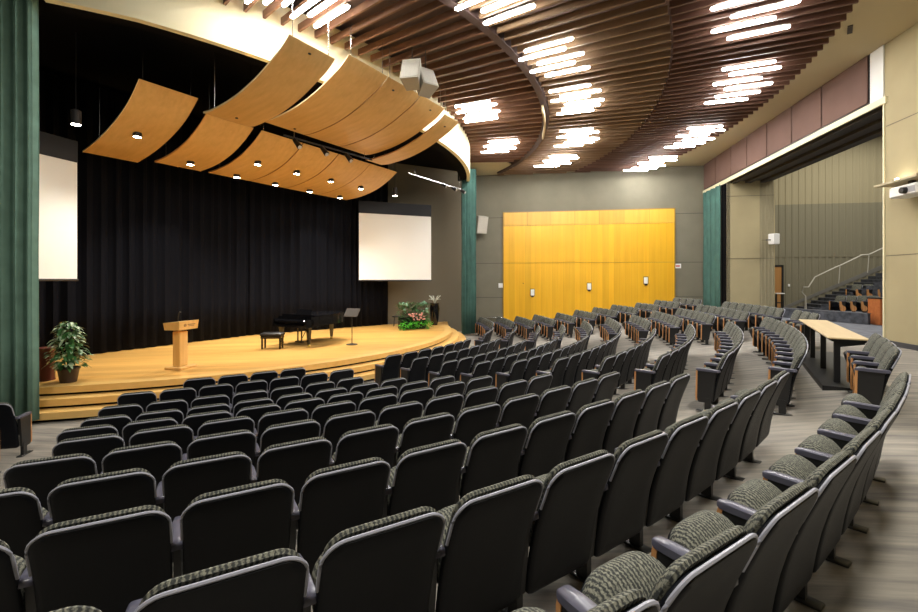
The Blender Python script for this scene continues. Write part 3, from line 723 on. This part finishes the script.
part('pot', MB().lathe([(.14, 0), (.18, .26), (.2, .28), (.2, .31), (.17, .31), (.16, .28)]), M_POT, t, smooth=True)
part('soil', MB().lathe([(.16, .26), (.16, .29)]), mat('soil', (.03, .02, .012), .9), t)
stm = MB(); g1 = MB(); g2 = MB(); rnd = random.Random(4)
for i in range(9):
    a = rnd.uniform(0, 2*pi); r0 = rnd.uniform(.03, .16); h = rnd.uniform(.5, 1.1)
    pts = [(r0*.3*cos(a), r0*.3*sin(a), .3), (r0*cos(a), r0*sin(a), .3+h*.5), (r0*1.5*cos(a), r0*1.5*sin(a), .3+h*.8)]
    stm.tube(pts, .01, 5)
for i in range(330):
    h = rnd.random()**1.15; z = .34+h*.92; rad = .40*(1-h*.74)*min(1, .6+h*2)*rnd.uniform(.3, 1); a = rnd.uniform(0, 2*pi)
    leaf(g1 if i % 3 else g2, (rad*cos(a), rad*sin(a), z), a+rnd.uniform(-.5, .5), rnd.uniform(-.2, .6), rnd.uniform(.11, .18), rnd.uniform(.028, .045), .6)
part('stem', stm, M_LEAF, t); part('foliage', g1, M_LEAF, t, smooth=True); part('foliage', g2, M_LEAF2, t, smooth=True, label='pale green leaves')
x, y = bp_f(46, 380, SZ)
t = thing('wooden_pedestal', 'dark red wooden pedestal behind the potted plant by the curtain', 'pedestal', (x, y, SZ))
part('body', MB().lathe([(.16, 0), (.15, .05), (.145, .6), (.17, .66)]), M_MAHOG, t, smooth=True)
part('top', MB().lathe([(.18, .66), (.185, .68), (.18, .70)]), M_MAHOG, t, smooth=True)
# flower arrangement
x, y = bp_f(414, 329, SZ)
t = thing('flower_arrangement', 'tiered bed of pink flowers and green foliage at the right of the stage', 'flower arrangement', (x, y, SZ), R(25))
fg = MB(); ff = MB(); fp = MB(); fw = MB(); fb = MB(); rnd = random.Random(8)
part('planter', MB().bbox(0, .25, .25, 1.2, .4, .5, .03), mat('planter_dark', (.02, .03, .02), .7), t)
for i in range(230):
    xx = rnd.uniform(-.72, .72); leaf(fg, (xx, rnd.uniform(-.35, -.05), rnd.uniform(.02, .32)), rnd.uniform(-pi, 0), rnd.uniform(.1, 1.1), rnd.uniform(.14, .24), .03, .4)
for i in range(520):
    xx = rnd.uniform(-.66, .7); z = rnd.uniform(.35, 1.15); leaf(ff, (xx, rnd.uniform(-.05, .35)-.05, z), rnd.uniform(-pi, pi), rnd.uniform(0, 1.0), rnd.uniform(.12, .24), .035, .5)
for i in range(34): fp.sphere((rnd.uniform(-.35, .40), rnd.uniform(-.28, -.12), rnd.uniform(.40, .72)), rnd.uniform(.03, .05), 7, 4)
for i in range(26):
    c = rnd.choice([(-.5, 1.05), (-.35, .8), (.45, 1.12), (.5, .8), (.05, .8)]); fw.sphere((c[0]+rnd.uniform(-.14, .14), rnd.uniform(-.2, .1), c[1]+rnd.uniform(-.1, .1)), rnd.uniform(.04, .07), 7, 4)
part('front_foliage', fg, M_BRIGHTLEAF, t); part('foliage', ff, M_LEAF, t); part('pink_flowers', fp, M_PINK, t, smooth=True); part('pale_flowers', fw, M_BLUEFL, t, smooth=True)
x, y = bp_f(433, 326, SZ)
t = thing('tall_urn', 'tall black urn with dried sprigs behind the flower bed', 'urn', (x+.05, y+.45, SZ))
part('urn_body', MB().lathe([(.14, 0), (.2, .3), (.24, .8), (.2, 1.0), (.22, 1.05)]), M_PIANO, t, smooth=True)
sp = MB(); rnd = random.Random(2)
for i in range(14):
    a = rnd.uniform(0, 6.28); sp.tube([(0, 0, 1.0), (.12*cos(a), .12*sin(a), 1.25), (.3*cos(a), .3*sin(a), 1.4)], .012, 4); leaf(sp, (.12*cos(a), .12*sin(a), 1.2), a, .6, .25, .03)
part('sprigs', sp, M_FLW, t)
x, y = bp_f(396.5, 326, SZ)
t = thing('small_stool', 'small black stool left of the flower bed', 'stool', (x, y, SZ))
part('seat', MB().lathe([(.2, .42), (.21, .44), (.2, .47)]), M_LEATHER, t, smooth=True)
for i in range(4):
    a = pi/4+i*pi/2; part('leg', MB().tube([(.13*cos(a), .13*sin(a), .42), (.18*cos(a), .18*sin(a), 0)], .014, 6), M_STEEL, t)

# ------------------------------------------------------------------ the auditorium chair
PITCH = .56; Z1 = .86
def recl(x, z): 
    u = (Z1-z)/.7; return .20*u + .035*sin(pi*min(max(u, 0), 1)) - .9*x*x*.12
def chair_meshes():
    D = {}
    def reg(k, mb, m, smooth=True):
        me = mb.mesh(k, smooth); fix_normals(me); me.materials.append(m)
        if smooth: me.set_sharp_from_angle(angle=R(50))
        D[k] = me
    oB = rrect(-.255, .255, .13, .85, .085, .05, 6)
    reg('back_shell', pillow(oB, [(.235, -.012), (.17, -.012), (.10, -.012), (.03, -.010), (.008, -.004), (0, .008), (0, .022), (.01, .03), (.12, .03)], recl), M_BLACK)
    # shell rim round the top and upper sides, overhead sheen painted into its colour
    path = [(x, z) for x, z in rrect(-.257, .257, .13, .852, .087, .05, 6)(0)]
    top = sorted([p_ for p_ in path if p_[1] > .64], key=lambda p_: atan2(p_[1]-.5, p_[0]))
    reg('edge_sheen', MB().tube([(x, .008+recl(x, z), z) for x, z in top], .0072, 6), M_RIMSHEEN)
    oC = rrect(-.24, .24, .43, .875, .085, .05, 6)
    reg('back_cushion', pillow(oC, [(.1, .025), (.01, .028), (0, .042), (.004, .056), (.02, .070), (.06, .080), (.12, .083), (.22, .085)], recl), M_FAB)
    # seat: domed cushion tipped up a little on its pivot
    def seatbox(k):
        ct, st_ = 0, 0
        return ct, st_
    def tilt(mb, py=.27, pz=.32, a=56, dy=.06):
        c, s_ = cos(R(a)), sin(R(a)); mb.v = [(x, dy+py+(y-py)*c-(z-pz)*s_, pz+(y-py)*s_+(z-pz)*c) for x, y, z in mb.v]; return mb
    def so(ins, n=7):
        X, Y0, Y1 = .225-ins, .25+ins, .565-ins; r1, r0 = max(.15-ins*.6, .02), max(.05-ins*.6, .01); Q = []
        for cx_, cy_, r_, a0 in ((X-r1, Y1-r1, r1, 0), (-X+r1, Y1-r1, r1, 90), (-X+r0, Y0+r0, r0, 180), (X-r0, Y0+r0, r0, 270)):
            for k in range(n+1): a = R(a0+90*k/n); Q.append((cx_+r_*cos(a), cy_+r_*sin(a)))
        return Q
    L = [(.05, .385), (.008, .39), (0, .41), (0, .435), (.012, .47), (.04, .495), (.08, .51), (.11, .516)]
    mb = MB().loft([[(x, y, z) for x, y in so(i)] for i, z in L]); reg('seat_cushion', tilt(mb), M_FAB)
    mb = MB().loft([[(x, y, z) for x, y in so(i)] for i, z in ((.08, .345), (.03, .352), (.014, .37), (.014, .395))]); reg('seat_pan', tilt(mb), M_BLACK)
    mb = MB().loft([[(x, y, z) for x, y in so(i)] for i, z in L]); reg('seat_cushion_up', tilt(mb, py=.30, pz=.30, a=72, dy=.10), M_FAB)
    mb = MB().loft([[(x, y, z) for x, y in so(i)] for i, z in ((.08, .345), (.03, .352), (.014, .37), (.014, .395))]); reg('seat_pan_up', tilt(mb, py=.30, pz=.30, a=72, dy=.10), M_BLACK)
    X = PITCH/2
    def arm(x, sfx=''):
        ap = MB(); rings = []
        for y, w_, zt, zb in ((.10, .018, .618, .596), (.11, .03, .624, .592), (.16, .032, .626, .59), (.34, .032, .630, .592), (.40, .026, .628, .592), (.415, .016, .620, .598)):
            rings.append([(x-w_, y, zb), (x+w_, y, zb), (x+w_, y, zt-.006), (x+w_*.7, y, zt), (x-w_*.7, y, zt), (x-w_, y, zt-.006)])
        reg('armrest'+sfx, ap.loft(rings), M_ARM)
        # side standard: steel panel, column and foot
        st = MB(); st.loft([[(x-.016, a_, z_), (x+.016, a_, z_), (x+.016, b_, z_), (x-.016, b_, z_)] for z_, a_, b_ in ((.592, .15, .39), (.50, .16, .39), (.16, .20, .40), (.13, .23, .38))])
        st.loft([[(x-.02, a_, z_), (x+.02, a_, z_), (x+.02, b_, z_), (x-.02, b_, z_)] for z_, a_, b_ in ((.2, .22, .30), (.012, .22, .30))])
        st.bbox(x, .28, .008, .08, .26, .016, .004)
        reg('support'+sfx, st, M_STEEL)
        # wooden front strip of the standard
        wd = MB(); wd.loft([[(x-.02, y_-.016, z_), (x+.02, y_-.016, z_), (x+.02, y_+.006, z_), (x-.02, y_+.006, z_)] for y_, z_ in ((.402, .595), (.408, .57), (.41, .45), (.416, .20), (.41, .15))])
        reg('arm_front'+sfx, wd, M_ARMWOOD)
        if sfx:
            jb = MB(); jb.loft([[(-x-.03, a_, z_), (-x+.03, a_, z_), (-x+.03, b_, z_), (-x-.03, b_, z_)] for z_, a_, b_ in ((.60, .40, .47), (.5, .39, .46), (.42, .36, .46), (.34, .18, .46), (.22, .14, .44), (.12, .22, .38))])
            reg('wood_side_panel', jb, M_ARMWOOD)
    arm(-X); arm(X, '_end')
    return D
CM = chair_meshes()
CHAIRS = 0
LABELS = set()
def chair(x, y, z, facing, label, group, end=False, full=True):
    """facing: direction (radians) the sitter looks"""
    global CHAIRS; CHAIRS += 1
    assert label not in LABELS, label
    LABELS.add(label)
    t = thing('auditorium_chair', label, 'chair', (x, y, z), facing-pi/2, group)
    for k in ('back_shell', 'edge_sheen', 'back_cushion', 'seat_cushion', 'seat_pan', 'armrest', 'support', 'arm_front'):
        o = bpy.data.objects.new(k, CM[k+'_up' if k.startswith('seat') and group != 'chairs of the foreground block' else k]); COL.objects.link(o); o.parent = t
    if end:
        for k in ('armrest', 'support', 'arm_front'):
            o = bpy.data.objects.new(k, CM[k+'_end']); COL.objects.link(o); o.parent = t
    return t
def visible(r, deg):
    for rr in (r, r-.6):
        x, y = P(rr, deg)
        if y > .25:
            u = 459+441*x/y
            v = 280-441*(floorz(r)+.87)/y
            if -60 < u < 985 and v < 660: return True
    return False
def deg(r, m): return math.degrees(m/r)
ROWN = ['in the rearmost row', 'in the second-last row', 'in the third-last row', 'in the fourth-last row', 'in the fifth-last row', 'in the sixth row from stage', 'in the fifth row from stage', 'in the fourth row from stage', 'in the third row from stage', 'in the second row from stage', 'in the front row']
FIRSTA = {0: -56.85-1.535, 1: -59.80-.66-3.2, 2: -61.18-.68-1.675, 3: -61.67-.70-1.757, 4: -63.23-.74, 5: -63.18-.78, 6: -64.8, 7: -65.0, 8: -65.2, 9: -65.13, 10: -61.42}
def aisle1(r, off): return -37.5+math.degrees(asin(off/r))
def block(k, start, end, bname, gname, minx=None, far=False):
    r = ROWR[k]; z = ROWZ[k]; st = deg(r, PITCH); a = start; L = []
    while a+st*.42 <= end: L.append(a); a += st
    return L
seats = []
for k in range(11):
    r = ROWR[k]; st = deg(r, PITCH); hf = st/2
    # A: foreground block, numbered from the near aisle
    e = aisle1(r, -2.6)
    if k == 1: e = -44.2
    La = block(k, FIRSTA[k], e, '', '')
    seats.append((k, 'foreground block', La[::-1], 'near aisle', 'chairs of the foreground block'))
    # B: centre block
    s = aisle1(r, -1.15)+hf
    if k == 0: Lb = [-40.3+st*i for i in range(4)]
    else: Lb = block(k, s, -17.5-deg(r, 1.3)+hf*.3, '', '')
    seats.append((k, 'centre block', Lb, 'near aisle', 'chairs of the centre block'))
    Lc = block(k, -17.5+hf, -4.8, '', '')
    seats.append((k, 'far block', Lc, 'far aisle', 'chairs of the far block'))
    Ld = []; a = -.6+hf
    while ROWR[k]*cos(R(80.6-a)) < 5.3: Ld.append(a); a += st
    seats.append((k, 'far wall block', Ld, 'last aisle', 'chairs of the block by the far wall'))
allc = []
for k, bn, L, an, g in seats:
    for i, a in enumerate(L):
        if visible(ROWR[k], a): allc.append((hypot(*P(ROWR[k], a)), k, bn, i))
allc.sort(); KEEP = set(q[1:] for q in allc[:280])
FARC = []
for k, bn, L, an, g in seats:
    r, z = ROWR[k], ROWZ[k]
    for i, a in enumerate(L):
        if not visible(r, a): continue
        x, y = P(r, a)
        if (k, bn, i) not in KEEP: FARC.append((x, y, z, R(a)+pi)); continue
        lastish = (i == (0 if bn == 'foreground block' else len(L)-1))
        # a sitter faces the centre; local -x side carries the shared arm (clockwise side)
        chair(x, y, z, R(a)+pi, 'black chair %s, %s from the %s, %s' % (ROWN[k], ORD[i], an, bn), g, end=(i == (len(L)-1 if bn == 'foreground block' else 0)))
# the two row ends left of the left-hand aisle
for k, L in ((9, [-73.1, -75.55]), (8, [-72.7, -75.0])):
    for i, a in enumerate(L):
        x, y = P(ROWR[k], a)
        chair(x, y, ROWZ[k], R(a)+pi, 'dark chair %s, %s past the left aisle' % (ROWN[k], ('first' if i == 0 else 'second')), 'chairs past the left aisle', end=(i == 0))
# chairs behind the long table
for i, a in enumerate([-22.6, -21.05, -19.5]):
    x, y = P(21.0, a); chair(x, y, floorz(20.8), R(a)+pi, 'grey-backed chair beyond the far end of the long table, %s from the camera' % ORD[i], 'chairs beyond the long table', end=(i == 0))
# the farthest chairs of the last block, too many to keep apart
far_mb = {}
vs = []; fs = []; mi = []
names = ['back_shell', 'edge_sheen', 'back_cushion', 'seat_cushion', 'seat_pan', 'armrest', 'support', 'arm_front']
mlist = []
for x, y, z, f in FARC:
    c, s_ = cos(f-pi/2), sin(f-pi/2)
    for nm in names:
        me = CM[nm+'_up' if nm.startswith('seat') else nm]; m = me.materials[0]
        if m not in mlist: mlist.append(m)
        o0 = len(vs); vs += [(x+v.co.x*c-v.co.y*s_, y+v.co.x*s_+v.co.y*c, z+v.co.z+E) for v in me.vertices]
        for p in me.polygons: fs.append([q+o0 for q in p.vertices]); mi.append(mlist.index(m))
if FARC:
    me = bpy.data.meshes.new('auditorium_chairs'); me.from_pydata(vs, [], fs)
    for m in mlist: me.materials.append(m)
    me.polygons.foreach_set('material_index', mi); me.polygons.foreach_set('use_smooth', [True]*len(fs)); me.set_sharp_from_angle(angle=R(50))
    o = bpy.data.objects.new('auditorium_chairs', me); COL.objects.link(o)
    o['label'] = 'farthest rows of small dark chairs in front of the yellow partition'; o['category'] = 'chairs'; o['kind'] = 'stuff'
print('CHAIRS', CHAIRS, len(FARC))

# ------------------------------------------------------------------ long table on its plinth
ta = atan2(3.75, 2.35)
t = thing('long_table', 'long narrow maple-topped table with black legs on a low black plinth', 'table', (6.02, 7.18, -1.79), ta-pi/2)
TL = 3.9
part('plinth', MB().box(-.12, .75, -.3, TL+.1, 0, .12), M_STEEL, t)
part('tabletop', MB().bbox(.25, TL/2, .845, .52, TL, .03, .008), M_TABLE, t)
part('apron', MB().box(.04, .5, .05, TL-.05, .79, .83), M_STEEL, t)
for yy in (.12, 1.45, 2.8, TL-.12):
    part('leg', MB().box(.08, .16, yy-.03, yy+.03, .12, .8).loft([[(.16, yy-.025, .70), (.16, yy+.025, .70), (.16, yy+.025, .79), (.16, yy-.025, .79)], [(.46, yy-.025, .76), (.46, yy+.025, .76), (.46, yy+.025, .79), (.46, yy-.025, .79)]]), M_STEEL, t)

# ------------------------------------------------------------------ side room: platform, stairs, rail, cabinet, chairs
def SRP(px, py, z): return bp_z(px, py, z)
FZ = -1.655
base = JL
def S(x, y): return (x, y)          # local frame of the jamb: x along the side-room wall, y away from the camera
def jamb_local(px, py, yl):
    k = (px-459)/441; ox, oy = JL[0]+WD[0]*yl, JL[1]+WD[1]*yl
    q = (k*oy-ox)/(WN[0]-k*WN[1]); x, y = ox+WN[0]*q, oy+WN[1]*q
    return (q, yl, (280-py)/441*y-FZ)
YS = SY-.03
a0_ = jamb_local(787, 305, YS); a1_ = jamb_local(884, 264, YS)
slope = (a1_[2]-a0_[2])/(a1_[0]-a0_[0])
st = thing('carpeted_stairs', 'dark carpeted stairs rising to the right along the side-room wall', 'stairs', (*JL, FZ), FANG)
NST = 16; run = .17/slope; xs0 = a0_[0]+.5
for i in range(NST):
    x0_ = xs0+i*run
    part('step', MB().box(x0_, x0_+run if i < NST-1 else x0_+2, YS-1.5, YS-.02, 0, .17*(i+1)), M_STEP, st)
    part('nosing', MB().box(x0_-.015, x0_+.04, YS-1.5, YS-.02, .17*(i+1)-.03, .17*(i+1)+.004), mat('nosing_grey', (.12, .125, .14), .7), st)
mb = MB(); e_ = a1_[0]+2.5
mb.loft([[(a0_[0]-.6, YS-.01, a0_[2]-.6*slope-.16), (a0_[0]-.6, YS+.02, a0_[2]-.6*slope-.16), (a0_[0]-.6, YS+.02, a0_[2]-.6*slope), (a0_[0]-.6, YS-.01, a0_[2]-.6*slope)], [(e_, YS-.01, a1_[2]+2.5*slope-.3), (e_, YS+.02, a1_[2]+2.5*slope-.3), (e_, YS+.02, a1_[2]+2.5*slope), (e_, YS-.01, a1_[2]+2.5*slope)]])
part('stringer_trim', mb, mat('stringer', (.16, .155, .14), .7), st)
# seating tiers beside the stairs
tr = thing('seating_tiers', 'dark carpeted seating tiers beside the side-room stairs', 'tiers', (*JL, FZ), FANG)
part('tier', MB().box(7.9, 15.8, 2.2, 3.9, 0, .56), M_STEP, tr)
part('tier', MB().box(9.3, 15.8, 3.0, 3.9, .56, 1.2), M_STEP, tr)
# low wall in front
p0, p1 = SRP(783, 307.8, -1.23), SRP(868, 313.3, -1.23)
lw = thing('low_wall', 'low dark carpet-covered wall in front of the side-room seats', 'low wall', (*p0, FZ), atan2(p1[1]-p0[1], p1[0]-p0[0]))
lwl = hypot(p1[0]-p0[0], p1[1]-p0[1])
part('wall_body', MB().box(0, lwl, 0, .12, 0, .40), M_STEP, lw)
part('cap', MB().box(-.01, lwl+.01, -.015, .135, .40, .43), mat('nosing_grey', (.12, .125, .14), .7), lw)
rail = [jamb_local(px, py, YS-1.7) for px, py in ((806, 309), (805.5, 296), (802, 292), (803.5, 287), (808.5, 287), (815, 277), (836, 267), (840, 265.5), (862, 255), (869, 254.5), (886, 246.5), (905, 236))]
t = thing('stair_handrail', 'pale metal handrail rising along the side-room stairs', 'handrail', (*JL, FZ), FANG)
part('rail', MB().tube(rail, .032, 8), mat('rail_paint', (.5, .48, .42), .35), t, smooth=True)
for a_ in (rail[1], rail[7], rail[9]):
    part('post', MB().tube([a_, (a_[0], a_[1]+.1, max(a_[2]-.95, 0))], .022, 6), MATS['rail_paint'], t)
# cabinet
x, y = SRP(880, 325.3, FZ)
t = thing('wooden_cabinet', 'orange wood cabinet with a dark top beside the right-hand pillar', 'cabinet', (x, y, FZ), FANG)
part('body', MB().bbox(.6, .3, .48, 1.2, .6, .96, .01), M_ORANGE, t)
part('countertop', MB().bbox(.6, .3, .985, 1.26, .66, .05, .01), M_STEEL, t)
part('knob', MB().sphere((.5, -.02, .8), .02), M_CHROME, t)
# side-room chairs, turned towards the hall
SIDE = []
def side_row(pxs, ytop, depth, fl, nm):
    for i, px in enumerate(pxs):
        x = (px-459)/441*depth
        t = chair(x, depth+.02*i, fl, R(190), 'wood-sided chair in the %s side-room row, %s from the left' % (nm, ORD[i]), 'side-room chairs', end=True)
        o = bpy.data.objects.new('wood_side_panel', CM['wood_side_panel']); COL.objects.link(o); o.parent = t
side_row((842, 853, 864, 875), 296, 22.0, FZ, 'lower')
side_row((858, 869, 880, 891), 284, 23.4, FZ+.56, 'second')
# door and stand at the left end of the side room
d0 = jamb_local(776.5, 290, SY-.1)[0]; d1 = jamb_local(781.5, 290, SY-.1)[0]
part('door_1', MB().box(d1-1.0, d1, SY-.10, SY-.06, -1.66, .75), M_BROWN, loc=(*JL, E), rot=(0, 0, FANG), kind='structure')
part('trim_19', MB().box(d1, d1+.1, SY-.12, SY-.05, -1.66, .85).box(d1-1.1, d1+.1, SY-.12, SY-.05, .75, .85), M_STEEL, loc=(*JL, E), rot=(0, 0, FANG), kind='structure')
# white loudspeaker box on the jamb corner
k = (773-459)/441
t = thing('wall_speaker', 'small white speaker box on a bracket at the corner of the side opening', 'speaker', (*JP(1.85, .3), 1.62), FANG+R(20))
part('cabinet', MB().bbox(0, 0, .24, .34, .3, .48, .02), M_WHITE, t)
part('bracket', MB().tube([(-.15, 0, .2), (-.32, .1, .2), (-.32, .3, .2)], .03), M_CHROME, t)
# wall plate
t = single('wall_plate', MB().bbox(0, 0, 0, .1, .02, .14, .004), M_WHITE, 'small white wall plate on the side-room wall near the door', 'wall plate', (*JP(jamb_local(789, 285, SY-.06)[0], -SY+.06), -.3), FANG)
# small stand with a white top by the door
q_ = jamb_local(779, 300, 2.0)
t = thing('side_table', 'small dark stand with a white top by the side-room door', 'side table', (*JP(q_[0], -2.0), FZ), FANG)
part('top', MB().bbox(0, 0, .98, .4, .3, .05, .01), M_WHITE, t)
for sx_ in (-1, 1): part('leg', MB().box(sx_*.15-.02, sx_*.15+.02, -.1, .1, .0, .96), M_STEEL, t)
part('shelf', MB().box(-.16, .16, -.1, .1, .5, .54), M_STEEL, t)

# ------------------------------------------------------------------ projector on its shelf, right wall
t = thing('projector_shelf', 'tan shelf bracketed to the right-hand wall above the projector', 'shelf', (*W(-1.2), 2.31), WANG)
part('shelf_board', MB().box(-.5, .75, 0, .55, .0, .05), M_SOFFIT, t)
part('brace', MB().box(-.3, -.26, 0, .4, .05, .12).box(.4, .44, 0, .4, .05, .12), M_SOFFIT, t)
pj = thing('projector', 'white projector with a dark lens hanging under the wall shelf', 'projector', (*W(-1.22, -.28), 1.93), WANG)
part('housing', MB().bbox(0, 0, .15, .78, .42, .26, .03), M_WHITE, pj, smooth=True)
part('lens', MB().tube([(-.1, .2, .14), (-.1, .3, .14)], [.08, .07], 14), M_STEEL, pj, smooth=True)
part('lens', MB().tube([(.38, .06, .14), (.46, .06, .14)], [.08, .075], 14), M_STEEL, pj, smooth=True)
part('mount', MB().box(-.05, .05, -.05, .05, .28, .38), M_STEEL, pj)
part('vent', MB().box(-.36, -.1, .206, .214, .08, .22), mat('vent_grey', (.35, .35, .36), .5), pj)
x, y = W(-.68, -.2); t = thing('shelf_lamp', 'small lit lamp on the shelf above the projector', 'lamp', (x, y, 2.365))
part('bulb', MB().sphere((0, 0, .07), .05), M_GLOW, t, smooth=True)
part('lamp_base', MB().lathe([(.04, 0), (.03, .03)]), M_WHITE, t)
# ceiling vent
t = thing('ceiling_vent', 'small dark vent slot in the tan ceiling edge at top right', 'vent', (*bp_z(850, 30, 6.06), 6.06), R(50))
part('slot', MB().box(-.22, .22, -.05, .05, 0, .02), M_SOFFITDARK, t)
